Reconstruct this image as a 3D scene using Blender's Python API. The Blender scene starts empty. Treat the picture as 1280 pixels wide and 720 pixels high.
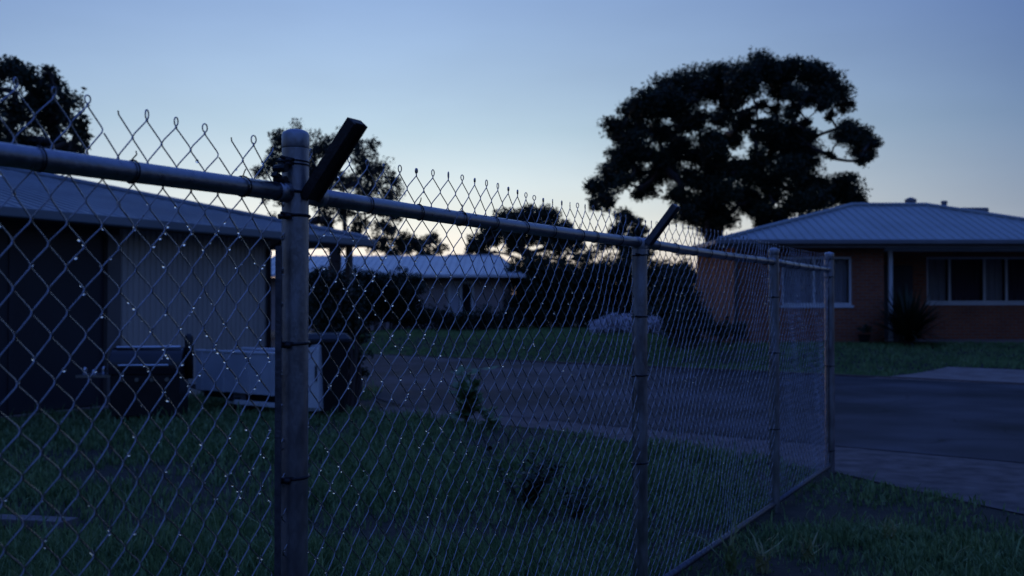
import bpy, math, random
import numpy as np
from mathutils import Vector, Matrix
random.seed(7); rng = np.random.default_rng(7)
sc = bpy.context.scene
COL = sc.collection
R = math.radians
EYE = 1.507; F = 1244.0; HY = 379.0            # eye height, focal length and horizon row of the 1280 px photograph

def at(px, py, Y):                              # pixel of the photograph at depth Y -> world point
    return Vector(((px-640)/F*Y, Y, EYE-(py-HY)/F*Y))

# ------------------------------------------------------------------ helpers
class MB:
    def __init__(s): s.v=[]; s.f=[]; s.smooth=False
    def add(s, vs, fs):
        o=len(s.v); s.v.extend([tuple(p) for p in vs]); s.f.extend([tuple(i+o for i in f) for f in fs]); return s
    def box(s, lo, hi, M=None):
        x0,y0,z0=lo; x1,y1,z1=hi
        vs=[Vector(p) for p in ((x0,y0,z0),(x1,y0,z0),(x1,y1,z0),(x0,y1,z0),(x0,y0,z1),(x1,y0,z1),(x1,y1,z1),(x0,y1,z1))]
        if M is not None: vs=[M@p for p in vs]
        return s.add(vs,[(0,3,2,1),(4,5,6,7),(0,1,5,4),(1,2,6,5),(2,3,7,6),(3,0,4,7)])
    def bar(s, a, b, w, h, up=(0,0,1)):
        a=Vector(a); b=Vector(b); d=(b-a).normalized(); u=Vector(up)
        if abs(d.dot(u))>.99: u=Vector((0,1,0))
        sx=d.cross(u).normalized(); sz=sx.cross(d).normalized()
        vs=[p+sx*i*w/2+sz*j*h/2 for p in (a,b) for i,j in ((-1,-1),(1,-1),(1,1),(-1,1))]
        return s.add(vs,[(3,2,1,0),(4,5,6,7),(0,1,5,4),(1,2,6,5),(2,3,7,6),(3,0,4,7)])
    def tube(s, pts, rad, n=8, cap=True):
        pts=[Vector(p) for p in pts]; m=len(pts)
        rs=rad if hasattr(rad,'__len__') else [rad]*m
        vs=[]; prev=None
        for i,p in enumerate(pts):
            d=(pts[min(i+1,m-1)]-pts[max(i-1,0)])
            d=d.normalized() if d.length>1e-9 else Vector((0,0,1))
            if prev is None:
                u=Vector((0,0,1)) if abs(d.z)<.9 else Vector((1,0,0))
                x=d.cross(u).normalized()
            else:
                x=(prev-d*prev.dot(d)).normalized()
            prev=x; y=d.cross(x)
            for k in range(n):
                t=2*math.pi*k/n; vs.append(p+(x*math.cos(t)+y*math.sin(t))*rs[i])
        fs=[(i*n+k,i*n+(k+1)%n,(i+1)*n+(k+1)%n,(i+1)*n+k) for i in range(m-1) for k in range(n)]
        if cap: fs+= [tuple(range(n-1,-1,-1)), tuple((m-1)*n+k for k in range(n))]
        return s.add(vs,fs)
    def ring(s, c, axis, R_, r, n=20, m=6, sx=1.0, sy=1.0, side=None):
        a=Vector(axis).normalized()
        x=Vector(side).normalized() if side is not None else (a.cross(Vector((0,0,1))) if abs(a.z)<.9 else a.cross(Vector((1,0,0)))).normalized()
        y=a.cross(x); c=Vector(c); vs=[]
        for i in range(n):
            t=2*math.pi*i/n; o=x*math.cos(t)*sx+y*math.sin(t)*sy
            for j in range(m):
                q=2*math.pi*j/m; vs.append(c+o*(R_+r*math.cos(q))+a*r*math.sin(q))
        fs=[(i*m+j,((i+1)%n)*m+j,((i+1)%n)*m+(j+1)%m,i*m+(j+1)%m) for i in range(n) for j in range(m)]
        return s.add(vs,fs)
    def build(s, name, mat, parent=None, smooth=None, bevel=0):
        me=bpy.data.meshes.new(name); me.from_pydata(s.v,[],s.f); me.update()
        if s.smooth if smooth is None else smooth: me.polygons.foreach_set('use_smooth',[True]*len(me.polygons))
        return link(name,me,mat,parent,bevel)

def link(name, me, mat, parent=None, bevel=0):
    o=bpy.data.objects.new(name,me); COL.objects.link(o)
    if mat: me.materials.append(mat)
    if parent is not None: o.parent=parent; o.matrix_parent_inverse=parent.matrix_world.inverted() if False else Matrix.Translation(-world_loc(parent))
    if bevel:
        b=o.modifiers.new('b','BEVEL'); b.width=bevel; b.segments=2; b.limit_method='ANGLE'
    return o

def world_loc(o):
    v=Vector(o.location)
    if o.parent is not None: v=o.matrix_parent_inverse@v + world_loc(o.parent)
    return v

def npmesh(name, V, Fc, mat, parent=None, smooth=False):
    """V (n,3), Fc (m,k) of one face size"""
    me=bpy.data.meshes.new(name); n=len(V); m,k=Fc.shape
    me.vertices.add(n); me.vertices.foreach_set('co',np.ascontiguousarray(V,dtype=np.float32).ravel())
    me.loops.add(m*k); me.loops.foreach_set('vertex_index',Fc.astype(np.int32).ravel())
    me.polygons.add(m); me.polygons.foreach_set('loop_start',np.arange(0,m*k,k,dtype=np.int32))
    me.polygons.foreach_set('loop_total',np.full(m,k,dtype=np.int32))
    if smooth: me.polygons.foreach_set('use_smooth',np.ones(m,dtype=bool))
    me.update(calc_edges=True); me.validate()
    return link(name,me,mat,parent)

def tag(o, label=None, cat=None, group=None, kind=None):
    if label: o['label']=label
    if cat: o['category']=cat
    if group: o['group']=group
    if kind: o['kind']=kind
    return o
def thing(name, loc, label, cat, group=None):
    o=bpy.data.objects.new(name,None); COL.objects.link(o); o.location=loc; o.empty_display_size=.2
    return tag(o,label,cat,group)

# ------------------------------------------------------------------ materials
def mat(name, col, rough=.7, metal=0, var=.25, scale=4, bump=0, bscale=60, spec=.5, col2=None, stretch=None, rvar=0):
    m=bpy.data.materials.new(name); m.use_nodes=True; nt=m.node_tree; N=nt.nodes; L=nt.links
    b=N['Principled BSDF']; b.inputs['Roughness'].default_value=rough; b.inputs['Metallic'].default_value=metal
    b.inputs['Specular IOR Level'].default_value=spec
    tc=N.new('ShaderNodeTexCoord'); mp=N.new('ShaderNodeMapping'); L.new(tc.outputs['Object'],mp.inputs[0])
    if stretch: mp.inputs['Scale'].default_value=stretch
    nz=N.new('ShaderNodeTexNoise'); nz.inputs['Scale'].default_value=scale; nz.inputs['Detail'].default_value=6
    L.new(mp.outputs[0],nz.inputs[0])
    cr=N.new('ShaderNodeValToRGB'); L.new(nz.outputs[0],cr.inputs[0])
    c2=col2 or tuple(min(1,c*(1+var)) for c in col); c1=tuple(c*(1-var) for c in col) if not col2 else col
    cr.color_ramp.elements[0].position=.32; cr.color_ramp.elements[1].position=.68
    cr.color_ramp.elements[0].color=(*c1,1); cr.color_ramp.elements[1].color=(*c2,1)
    L.new(cr.outputs[0],b.inputs['Base Color'])
    if rvar:
        mr=N.new('ShaderNodeMapRange'); L.new(nz.outputs[0],mr.inputs[0])
        mr.inputs[1].default_value=.3; mr.inputs[2].default_value=.7
        mr.inputs[3].default_value=rough-rvar; mr.inputs[4].default_value=rough+rvar; L.new(mr.outputs[0],b.inputs['Roughness'])
    if bump:
        n2=N.new('ShaderNodeTexNoise'); n2.inputs['Scale'].default_value=bscale; n2.inputs['Detail'].default_value=4; L.new(mp.outputs[0],n2.inputs[0])
        bp=N.new('ShaderNodeBump'); bp.inputs['Strength'].default_value=bump; bp.inputs['Distance'].default_value=.01
        L.new(n2.outputs[0],bp.inputs['Height']); L.new(bp.outputs[0],b.inputs['Normal'])
    return m
def brick_mat(name, c1, c2, mortar):
    m=bpy.data.materials.new(name); m.use_nodes=True; nt=m.node_tree; N=nt.nodes; L=nt.links
    b=N['Principled BSDF']; b.inputs['Roughness'].default_value=.85
    tc=N.new('ShaderNodeTexCoord'); sx=N.new('ShaderNodeSeparateXYZ'); L.new(tc.outputs['Object'],sx.inputs[0])
    ad=N.new('ShaderNodeMath'); L.new(sx.outputs[0],ad.inputs[0]); L.new(sx.outputs[1],ad.inputs[1])
    cb=N.new('ShaderNodeCombineXYZ'); L.new(ad.outputs[0],cb.inputs[0]); L.new(sx.outputs[2],cb.inputs[1])
    br=N.new('ShaderNodeTexBrick'); L.new(cb.outputs[0],br.inputs[0])
    br.inputs['Scale'].default_value=1; br.inputs['Brick Width'].default_value=.24; br.inputs['Row Height'].default_value=.086
    br.inputs['Mortar Size'].default_value=.01; br.inputs['Color1'].default_value=(*c1,1); br.inputs['Color2'].default_value=(*c2,1); br.inputs['Mortar'].default_value=(*mortar,1)
    nz=N.new('ShaderNodeTexNoise'); nz.inputs['Scale'].default_value=1.2; L.new(tc.outputs['Object'],nz.inputs[0])
    mx=N.new('ShaderNodeMixRGB'); mx.blend_type='MULTIPLY'; mx.inputs[0].default_value=.5
    L.new(br.outputs['Color'],mx.inputs[1]); L.new(nz.outputs[0],mx.inputs[2]); L.new(mx.outputs[0],b.inputs['Base Color'])
    bp=N.new('ShaderNodeBump'); bp.inputs['Distance'].default_value=.006; bp.invert=True; L.new(br.outputs['Fac'],bp.inputs['Height']); L.new(bp.outputs[0],b.inputs['Normal'])
    return m
def glass_mat(name, tint=(1,1,1), rough=.0, ior=1.33):
    m=bpy.data.materials.new(name); m.use_nodes=True; b=m.node_tree.nodes['Principled BSDF']
    b.inputs['Base Color'].default_value=(*tint,1); b.inputs['Roughness'].default_value=rough; b.inputs['IOR'].default_value=ior
    b.inputs['Transmission Weight'].default_value=1
    return m
M={}
M['galv']=mat('galvanised_steel',(.34,.35,.39),.42,1,.22,22,.15,120,stretch=(1,1,.35),rvar=.1)
M['galv_rail']=mat('galvanised_rail',(.31,.32,.36),.36,1,.14,50,.12,120,rvar=.1)
M['wire']=mat('galvanised_wire',(.32,.33,.38),.32,1,.3,25,rvar=.1)
M['tie']=mat('dark_tie_wire',(.035,.035,.04),.5,.8,.3,60)
M['arm']=mat('dark_rusted_arm',(.030,.024,.022),.6,.3,.4,30,.3,120)
M['arm_galv']=mat('weathered_arm',(.13,.13,.15),.5,.8,.3,30,.2,120)
M['soil']=mat('soil',(.014,.016,.009),.95,0,.4,9,1,35,col2=(.045,.038,.026))
M['blade']=mat('grass_blade',(.04,.10,.035),.45,0,.4,14,col2=(.30,.42,.17),spec=.3)
M['blade_far']=mat('lawn_blade',(.12,.23,.08),.6,0,.3,3,col2=(.27,.38,.15),spec=.3)
def asphalt():
    m=mat('asphalt',(.034,.033,.036),.8,0,.3,.7,.6,220,spec=.3); nt=m.node_tree; N=nt.nodes; L=nt.links; b=N['Principled BSDF']
    base=b.inputs['Base Color'].links[0].from_socket; tc=N.new('ShaderNodeTexCoord')
    dn=N.new('ShaderNodeTexNoise'); dn.inputs['Scale'].default_value=1.1; L.new(tc.outputs['Object'],dn.inputs[0])
    mv=N.new('ShaderNodeMixRGB'); mv.blend_type='ADD'; mv.inputs[0].default_value=.8; L.new(tc.outputs['Object'],mv.inputs[1]); L.new(dn.outputs['Color'],mv.inputs[2])
    vo=N.new('ShaderNodeTexVoronoi'); vo.feature='DISTANCE_TO_EDGE'; vo.inputs['Scale'].default_value=.33; L.new(mv.outputs[0],vo.inputs[0])
    cr=N.new('ShaderNodeValToRGB'); cr.color_ramp.elements[0].position=.0; cr.color_ramp.elements[0].color=(.25,.25,.25,1); cr.color_ramp.elements[1].position=.008; cr.color_ramp.elements[1].color=(1,1,1,1); L.new(vo.outputs[0],cr.inputs[0])
    n3=N.new('ShaderNodeTexNoise'); n3.inputs['Scale'].default_value=.35; n3.inputs['Detail'].default_value=3; L.new(tc.outputs['Object'],n3.inputs[0])
    c3=N.new('ShaderNodeValToRGB'); c3.color_ramp.elements[0].position=.42; c3.color_ramp.elements[0].color=(.7,.7,.7,1); c3.color_ramp.elements[1].position=.6; c3.color_ramp.elements[1].color=(1.9,1.85,1.95,1); L.new(n3.outputs[0],c3.inputs[0])
    a=N.new('ShaderNodeMixRGB'); a.blend_type='MULTIPLY'; a.inputs[0].default_value=1; L.new(base,a.inputs[1]); L.new(cr.outputs[0],a.inputs[2])
    c=N.new('ShaderNodeMixRGB'); c.blend_type='MULTIPLY'; c.inputs[0].default_value=1; L.new(a.outputs[0],c.inputs[1]); L.new(c3.outputs[0],c.inputs[2]); L.new(c.outputs[0],b.inputs['Base Color'])
    return m
M['asphalt']=asphalt()
M['concrete']=mat('concrete',(.20,.14,.115),.9,0,.25,2.2,.5,90,col2=(.33,.26,.22))
M['path']=mat('worn_path',(.055,.045,.045),.92,0,.25,4.5,1,35,col2=(.16,.13,.125))
M['kerb']=mat('kerb',(.10,.06,.055),.9,0,.25,3,.4,60)
M['brick']=brick_mat('brick',(.58,.18,.08),(.46,.13,.06),(.32,.26,.22))
M['brick_pale']=brick_mat('pale_brick',(.80,.60,.54),(.74,.55,.5),(.6,.55,.52))
M['roof']=mat('painted_roof_sheet',(.33,.37,.38),.45,.0,.12,.8,.05,10,spec=.5,stretch=(1,1,1))
M['roof_white']=mat('white_roof_sheet',(.50,.53,.55),.45,0,.1,.8)
M['roof_shed']=mat('shed_roof_sheet',(.23,.26,.29),.4,.2,.18,.9)
M['cream']=mat('cream_sheet',(.52,.47,.42),.55,0,.14,1.5,stretch=(1,1,.25))
M['dark_sheet']=mat('dark_sheet',(.035,.036,.045),.5,0,.2,1.5,stretch=(1,1,.3))
M['white']=mat('white_paint',(.78,.78,.78),.5,0,.1,2)
M['trailer']=mat('trailer_paint',(.60,.62,.66),.4,0,.12,2.5,.05,8)
M['gutter']=mat('gutter_paint',(.22,.22,.23),.5,0,.1,2)
M['fascia']=mat('fascia_paint',(.16,.14,.13),.6,0,.15,2)
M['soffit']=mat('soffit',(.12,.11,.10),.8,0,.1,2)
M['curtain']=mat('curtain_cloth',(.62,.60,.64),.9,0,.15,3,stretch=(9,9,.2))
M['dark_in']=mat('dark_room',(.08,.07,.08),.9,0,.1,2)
M['pane']=mat('window_pane',(.02,.02,.025),.08,0,.1,2)
M['black']=mat('black_plastic',(.016,.016,.019),.42,0,.2,6,.05,60)
M['rubber']=mat('rubber',(.02,.02,.02),.8,0,.2,10)
M['enamel']=mat('black_enamel',(.02,.02,.026),.22,0,.2,5)
M['steel_rim']=mat('steel_trim',(.55,.56,.58),.3,1,.1,8)
M['leaf_dark']=mat('leaf_dark',(.022,.034,.018),.6,0,.3,.7,col2=(.045,.06,.03),spec=.3)
M['leaf_gum']=mat('leaf_gum',(.030,.042,.028),.55,0,.3,.7,col2=(.060,.072,.048),spec=.3)
M['leaf_hedge']=mat('leaf_hedge',(.020,.034,.018),.6,0,.3,.9,col2=(.040,.058,.030),spec=.3)
M['leaf_weed']=mat('leaf_weed',(.12,.20,.08),.5,0,.3,5,col2=(.22,.32,.14))
M['leaf_weed_dark']=mat('leaf_weed_dark',(.035,.058,.03),.6,0,.3,5)
M['strap']=mat('strap_leaf',(.16,.22,.07),.5,0,.3,6,col2=(.36,.34,.15))
M['bark']=mat('bark',(.085,.065,.055),.9,0,.4,3,.8,25,stretch=(1,1,.3))
M['bark_pale']=mat('bark_pale',(.16,.13,.12),.85,0,.4,2,.5,20,stretch=(1,1,.3))
M['rock']=mat('pale_rock',(.30,.29,.30),.9,0,.3,2.5,.8,12,col2=(.46,.44,.45))
M['timber']=mat('weathered_timber',(.15,.13,.13),.85,0,.3,3,.5,40,stretch=(.3,4,4))
def translucent(m,f,gain=1.0):
    nt=m.node_tree; N=nt.nodes; L=nt.links; b=N['Principled BSDF']; o=[n for n in N if n.type=='OUTPUT_MATERIAL'][0]
    t=N.new('ShaderNodeBsdfTranslucent'); L.new(b.inputs['Base Color'].links[0].from_socket,t.inputs[0])
    mx=N.new('ShaderNodeMixShader'); mx.inputs[0].default_value=f; L.new(b.outputs[0],mx.inputs[1]); L.new(t.outputs[0],mx.inputs[2]); L.new(mx.outputs[0],o.inputs[0])
for k in ('blade','blade_far','leaf_weed','strap','petal0'):
    if k in M: translucent(M[k],.22)
M['pane_fill']=mat('added_pane_fill',(.17,.13,.16),.9,0,.15,3,stretch=(9,9,.2))  # for sheets added behind the dark panes, lifting the black of the unlit room
M['drop']=glass_mat('water')

# ------------------------------------------------------------------ terrain frame: n across the street, t along it
NX,NY=.62,.7846
def nt(X,Y): return NX*X+NY*Y, NY*X-NX*Y
def xy(n,t): return NX*n+NY*t, NY*n-NX*t
def sst(x): x=max(0.,min(1.,x)); return x*x*(3-2*x)
def ground(X,Y):
    n,t=nt(X,Y)
    return .45*sst((Y-19.5)/6)*max(0,min(1,(n-20.6)/2.2)) * (1 if X>-4 else sst((X+9)/5)*1.0+0)
def road_edges(n_only=None): pass

def build_ground():
    xs=np.concatenate([-np.geomspace(300,22,14),np.arange(-20,24,.5),np.geomspace(25,300,14)])
    ys=np.concatenate([-np.geomspace(150,8,10),np.arange(-6,50,.5),np.geomspace(52,900,18)])
    V=[(x,y,ground(x,y)+.012*math.sin(x*1.7+y*.9)*math.cos(y*1.3-x*.5)*(1 if (nt(x,y)[0]<9 or nt(x,y)[0]>21.5) else 0)) for y in ys for x in xs]
    w=len(xs); Fc=np.array([(j*w+i,j*w+i+1,(j+1)*w+i+1,(j+1)*w+i) for j in range(len(ys)-1) for i in range(w-1)])
    return tag(npmesh('ground',np.array(V),Fc,M['soil'],smooth=True),kind='structure')
build_ground()

def strip(name, left, right, z, m, kind='structure', sub=6):
    """surface between two polylines with the same number of points, draped on the ground"""
    V=[];Fc=[]
    L=[];Rr=[]
    for i in range(len(left)-1):
        for k in range(sub):
            u=k/sub
            L.append((left[i][0]*(1-u)+left[i+1][0]*u,left[i][1]*(1-u)+left[i+1][1]*u)); Rr.append((right[i][0]*(1-u)+right[i+1][0]*u,right[i][1]*(1-u)+right[i+1][1]*u))
    L.append(left[-1]); Rr.append(right[-1]); c=8
    for a,b in zip(L,Rr):
        for k in range(c+1):
            u=k/c; x=a[0]*(1-u)+b[0]*u; y=a[1]*(1-u)+b[1]*u; V.append((x,y,ground(x,y)+z))
    for i in range(len(L)-1):
        for k in range(c): a=i*(c+1)+k; Fc.append((a,a+c+1,a+c+2,a+1))
    return tag(npmesh(name,np.array(V),np.array(Fc),m),kind=kind)

near_edge=[(-12,34),(-8,30),(-5.4,25),(-3.6,21),(-2.75,18),(-2.1,15.6)]+[xy(10.3,t) for t in (-10,-8,-6,-4,-2,0,2,5,9,14,22,40)]
far_edge=[(-18,42),(-12,38.5),(-8,33.9),(-6.2,31.5),(-5.2,30.1),(-4,29.1)]+[xy(20.2-.05*max(0,t+6) if t<0 else 19.9-.06*t,t) for t in (-15,-12,-9,-6,-3,0,2.5,5,9,14,22,40)]
strip('road',near_edge,far_edge,.014,M['asphalt'])
def path_edge(t): return 9.55 if t<-7 else (9.55-(t+7)*.22 if t<-3.3 else max(7.2,8.73-(t+3.3)*.50))
tt=[-10.3,-9,-8,-7,-6,-5,-4,-3.3,-2.5,-1.6,-.8,0,1,3,8,20]
prnd=random.Random(3)
strip('footpath',[xy(path_edge(t)+(prnd.uniform(-.06,.06)),t) for t in tt],[xy(10.36,t) for t in tt],.008,M['path'],sub=2)
kerb=MB()
for e,off in ((far_edge[5:-1],.07),):
    for a,b in zip(e[:-1],e[1:]):
        d=(Vector(b)-Vector(a)).normalized(); p=Vector((-d.y,d.x))*abs(off)*(1 if off>0 else -1)
        a2=(a[0]+p.x,a[1]+p.y); b2=(b[0]+p.x,b[1]+p.y)
        kerb.bar((*a2,ground(*a2)+.018),(*b2,ground(*b2)+.018),.14,.05)
tag(kerb.build('kerb',M['kerb'],bevel=.012),kind='structure')
# driveway across the far verge
dl=[(7.0,19.75),(8.0,20.5),(9.4,21.5),(11,21.0),(14,20.6),(18,20.4)]
dr=[xy(20.02,t) for t in (-6.6,-5.8,-4.2,-1.5,2.5,7)]
strip('driveway',dr,dl,.022,M['concrete'],sub=4)

def in_road(X,Y):
    n,t=nt(X,Y)
    if n>path_edge(t)-.02 and n<20.3 and t>-11.5: return True
    # curved part behind the shed
    if t<=-11.5 and Y>15:
        fe=far_edge[:6]; ne=near_edge[:6]
        for i in range(5):
            quad=[ne[i],ne[i+1],fe[i+1],fe[i]]
            s=None; ok=True
            for k in range(4):
                a=quad[k]; b=quad[(k+1)%4]; c=(b[0]-a[0])*(Y-a[1])-(b[1]-a[1])*(X-a[0])
                if s is None: s=c>0
                elif (c>0)!=s: ok=False;break
            if ok: return True
        if n>9.6 and n<20.3 and t>-16 and X>-2.3: return True
    return False

# ------------------------------------------------------------------ grass
def vnoise(x,y,s,seed=0):
    x=x/s; y=y/s; xi=np.floor(x).astype(int); yi=np.floor(y).astype(int); fx=x-xi; fy=y-yi
    def h(a,b):
        v=np.sin(a*127.1+b*311.7+seed*74.7)*43758.5453; return v-np.floor(v)
    fx=fx*fx*(3-2*fx); fy=fy*fy*(3-2*fy)
    return (h(xi,yi)*(1-fx)+h(xi+1,yi)*fx)*(1-fy)+(h(xi,yi+1)*(1-fx)+h(xi+1,yi+1)*fx)*fy
def blades(name, X, Y, Z, H, W, m, label, lean=.5):
    n=len(X); th=rng.uniform(0,2*np.pi,n); ld=rng.uniform(0,2*np.pi,n); le=H*rng.uniform(.1,1,n)*lean
    dx,dy=np.cos(th)*W/2,np.sin(th)*W/2; lx,ly=np.cos(ld)*le,np.sin(ld)*le
    base=np.stack([X,Y,Z],1); V=np.empty((n,5,3))
    V[:,0]=base+np.stack([-dx,-dy,-.01+0*dx],1); V[:,1]=base+np.stack([dx,dy,-.01+0*dx],1)
    V[:,2]=base+np.stack([dx*.8+lx*.35,dy*.8+ly*.35,H*.6],1); V[:,3]=base+np.stack([-dx*.8+lx*.35,-dy*.8+ly*.35,H*.6],1)
    V[:,4]=base+np.stack([lx,ly,H*(1-.25*lean*rng.uniform(0,1,n))],1)
    i=np.arange(n)*5
    T=np.concatenate([np.stack([i,i+1,i+2],1),np.stack([i,i+2,i+3],1),np.stack([i+3,i+2,i+4],1)])
    o=npmesh(name,V.reshape(-1,3),T,m); return tag(o,label,'grass',kind='stuff')
def near_lawn():
    X=[];Y=[]
    for (n_,ya,yb) in ((150000,2.2,6.5),(120000,6.5,17)):
        y=rng.uniform(ya,yb,n_) ; x=rng.uniform(-.62,.62,n_)*y ; X.append(x);Y.append(y)
    X=np.concatenate(X);Y=np.concatenate(Y)
    nn=NX*X+NY*Y; t=NY*X-NX*Y
    pe=np.where(t<-7,9.55,np.where(t<-3.3,9.55-(t+7)*.22,np.maximum(7.2,8.73-(t+3.3)*.5)))
    pe=pe+ (vnoise(X,Y,.35,3)-.5)*.35
    k=(nn<pe)|(t<-11.2)&(X<-2.2)
    # keep the shed footprint clear
    sh=(X+6.43)*(-.874)+(Y-12.5)*.4857
    k&=~((sh>.3))
    X=X[k];Y=Y[k]
    p=vnoise(X,Y,1.1,1)*.6+vnoise(X,Y,.4,2)*.4
    keep=rng.uniform(0,1,len(X))<np.clip(2.1*p-.42,.06,1); X=X[keep];Y=Y[keep];p=p[keep]
    H=(.05+.15*p**1.5)*rng.uniform(.5,1.4,len(X)); H*=np.where((Y<9),1,.8); H*=np.where(rng.uniform(0,1,len(X))<.03,rng.uniform(1.6,2.6,len(X)),1)
    fd=(X+.593)*.8741-(Y-2.72)*.4857; H*=np.where(fd>-.05,.5,1.)
    k=~((fd>-.05)&(rng.uniform(0,1,len(X))>np.clip(2.6*vnoise(X,Y,.5,9)-.55,.08,1))); X,Y,H,p=X[k],Y[k],H[k],p[k]
    W=rng.uniform(.004,.013,len(X))*np.clip(Y/5,.8,2)
    return blades('grass',X,Y,np.zeros(len(X)),H,W,M['blade'],'unmown dark grass growing on both sides of the wire fence',.8)
near_lawn()
def far_lawn():
    n_=140000; y=rng.uniform(17,44,n_)**1; x=rng.uniform(-.2,.62,n_)*y
    k=[(not in_road(a,b)) and nt(a,b)[0]>20.25 and not (a>4.6 and b>25.8 and a<16 and b<37) and not (a<.2 and b>39.5) for a,b in zip(x,y)]
    x=x[k];y=y[k]
    # driveway gap
    k=~((x>7.0)&(y<21.55-np.clip((x-9.4)*.25,0,1.1)+0*x)&(y<19.75+(x-7)*.73)); x=x[k];y=y[k]
    z=np.array([ground(a,b) for a,b in zip(x,y)])
    H=(.04+.07*vnoise(x,y,1.3,5))*rng.uniform(.5,1.4,len(x)); W=rng.uniform(.02,.045,len(x))
    return blades('lawn',x,y,z,H,W,M['blade_far'],'short mown lawn sloping up beyond the road',.6)
far_lawn()

# ------------------------------------------------------------------ foliage
def leaf_cloud(centers, radii, per, size, flat=.8, sub=9, spread=.42):
    C=[]
    for c,r,k in zip(centers,radii,per):
        d=rng.normal(size=(sub,3)); d/=np.linalg.norm(d,axis=1)[:,None]
        sc_=c+d*r*rng.uniform(.25,.85,(sub,1))*np.array([1,1,flat])
        ix=rng.integers(0,sub,k); rr=r*spread*rng.uniform(.7,1.1,sub)
        p=sc_[ix]+np.clip(rng.normal(size=(k,3)),-1.7,1.7)*(rr[ix][:,None]*.55)*np.array([1,1,flat])
        C.append(p)
    P=np.concatenate(C); n=len(P)
    a=rng.normal(size=(n,3)); a/=np.linalg.norm(a,axis=1)[:,None]
    b=rng.normal(size=(n,3)); b-=a*(a*b).sum(1)[:,None]; b/=np.linalg.norm(b,axis=1)[:,None]
    s=size*rng.uniform(.6,1.3,(n,1)); V=np.empty((n,4,3))
    V[:,0]=P-a*s*.5; V[:,1]=P+b*s*.22; V[:,2]=P+a*s*.5; V[:,3]=P-b*s*.22
    i=np.arange(n)*4
    return V.reshape(-1,3),np.stack([i,i+1,i+2,i+3],1)
def limbs(base, top, centers, radii, tr, lift=.25, seed=1, lean=0.0):
    rd=random.Random(seed); nodes=[Vector(base)]; par=[-1]; w=[0]; pl=[0.]*400000
    k=5
    for i in range(1,k+1):
        u=i/k; nodes.append(Vector(base).lerp(Vector(top),u)+Vector((rd.uniform(-.1,.1),rd.uniform(-.1,.1),0))*tr*2); par.append(len(nodes)-2); w.append(0)
    root_n=k
    order=sorted(range(len(centers)),key=lambda i:(Vector(centers[i])-nodes[root_n]).length)
    for i in order:
        c=Vector(centers[i]); best=None
        for j in range(root_n,len(nodes)):
            q=nodes[j]; d=(c-q).length*(1+.5*max(0,(q.z-c.z)/((c-q).length+.01)))
            d+=.45*pl[j]
            if best is None or d<best[0]: best=(d,j)
        j=best[1]; a=nodes[j]; L=(c-a).length; m=max(2,min(6,int(L/ (tr*2.2))+2)); prev=j
        side=Vector((rd.uniform(-1,1),rd.uniform(-1,1),rd.uniform(-.3,.6)))*L*.12
        for s_ in range(1,m+1):
            u=s_/m; p=a.lerp(c,u)+side*math.sin(u*math.pi)+Vector((rd.gauss(0,1),rd.gauss(0,1),rd.gauss(0,1)))*L*.025*(u<1)
            p.z-= lift*L*.15*math.sin(u*math.pi)*-1 if c.z>a.z else 0
            nodes.append(p); par.append(prev); w.append(0); pl[len(nodes)-1]=pl[prev]+(p-nodes[prev]).length; prev=len(nodes)-1
        # twigs
        for q in range(3):
            dv=Vector((rd.gauss(0,1),rd.gauss(0,1),rd.gauss(0,1))).normalized()*radii[i]*.8
            nodes.append(c+dv); par.append(prev); w.append(0)
            w[-1]=.35
    w=[x for x in w]
    acc=[(.35 if x>0 else .0)**2 for x in w]
    for i in range(len(nodes)-1,0,-1): acc[par[i]]+=acc[i]
    tot=acc[0]; rad=[max(.02*tr, tr*(a/tot)**.6) for a in acc]
    mb=MB(); mb.smooth=True
    rad[0]=tr*1.5; 
    for i in range(1,len(nodes)):
        p=par[i]; r0=min(rad[p],rad[i]*1.35) if p!=0 else rad[0]
        mb.tube([nodes[p],nodes[i]],[r0,rad[i]],7,cap=False)
    return mb
def tree(name,label,Y,clumps,base_px,fork_px,tr,leaf,dens,m,bark,depth=2.5,flat=.85,sub=9,spread=.42,group=None,seed=1,ground_z=None,cat='tree'):
    rd=random.Random(seed); cs=[];rs=[]
    for (px,py,pr) in clumps:
        Yc=Y+rd.uniform(-1,1)*depth; s=Yc/F
        p=at(px,py,Yc); cs.append(np.array(p)); rs.append(pr*s*1.25)
    bx=(base_px-640)/F*Y; gz=ground(bx,Y) if ground_z is None else ground_z
    t=thing(name,(bx,Y,gz),label,cat,group)
    fork=at(fork_px[0],fork_px[1],Y)
    limbs((bx,Y,gz-.1),fork,cs,rs,tr,seed=seed).build('trunk',bark,t)
    per=[max(60,int(3.2*dens*(r/leaf)**2)) for r in rs]
    V,Fc=leaf_cloud(cs,rs,per,leaf,flat,int(sub*1.5),spread*1.25)
    npmesh('crown',V,Fc,m,t)
    return t
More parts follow.
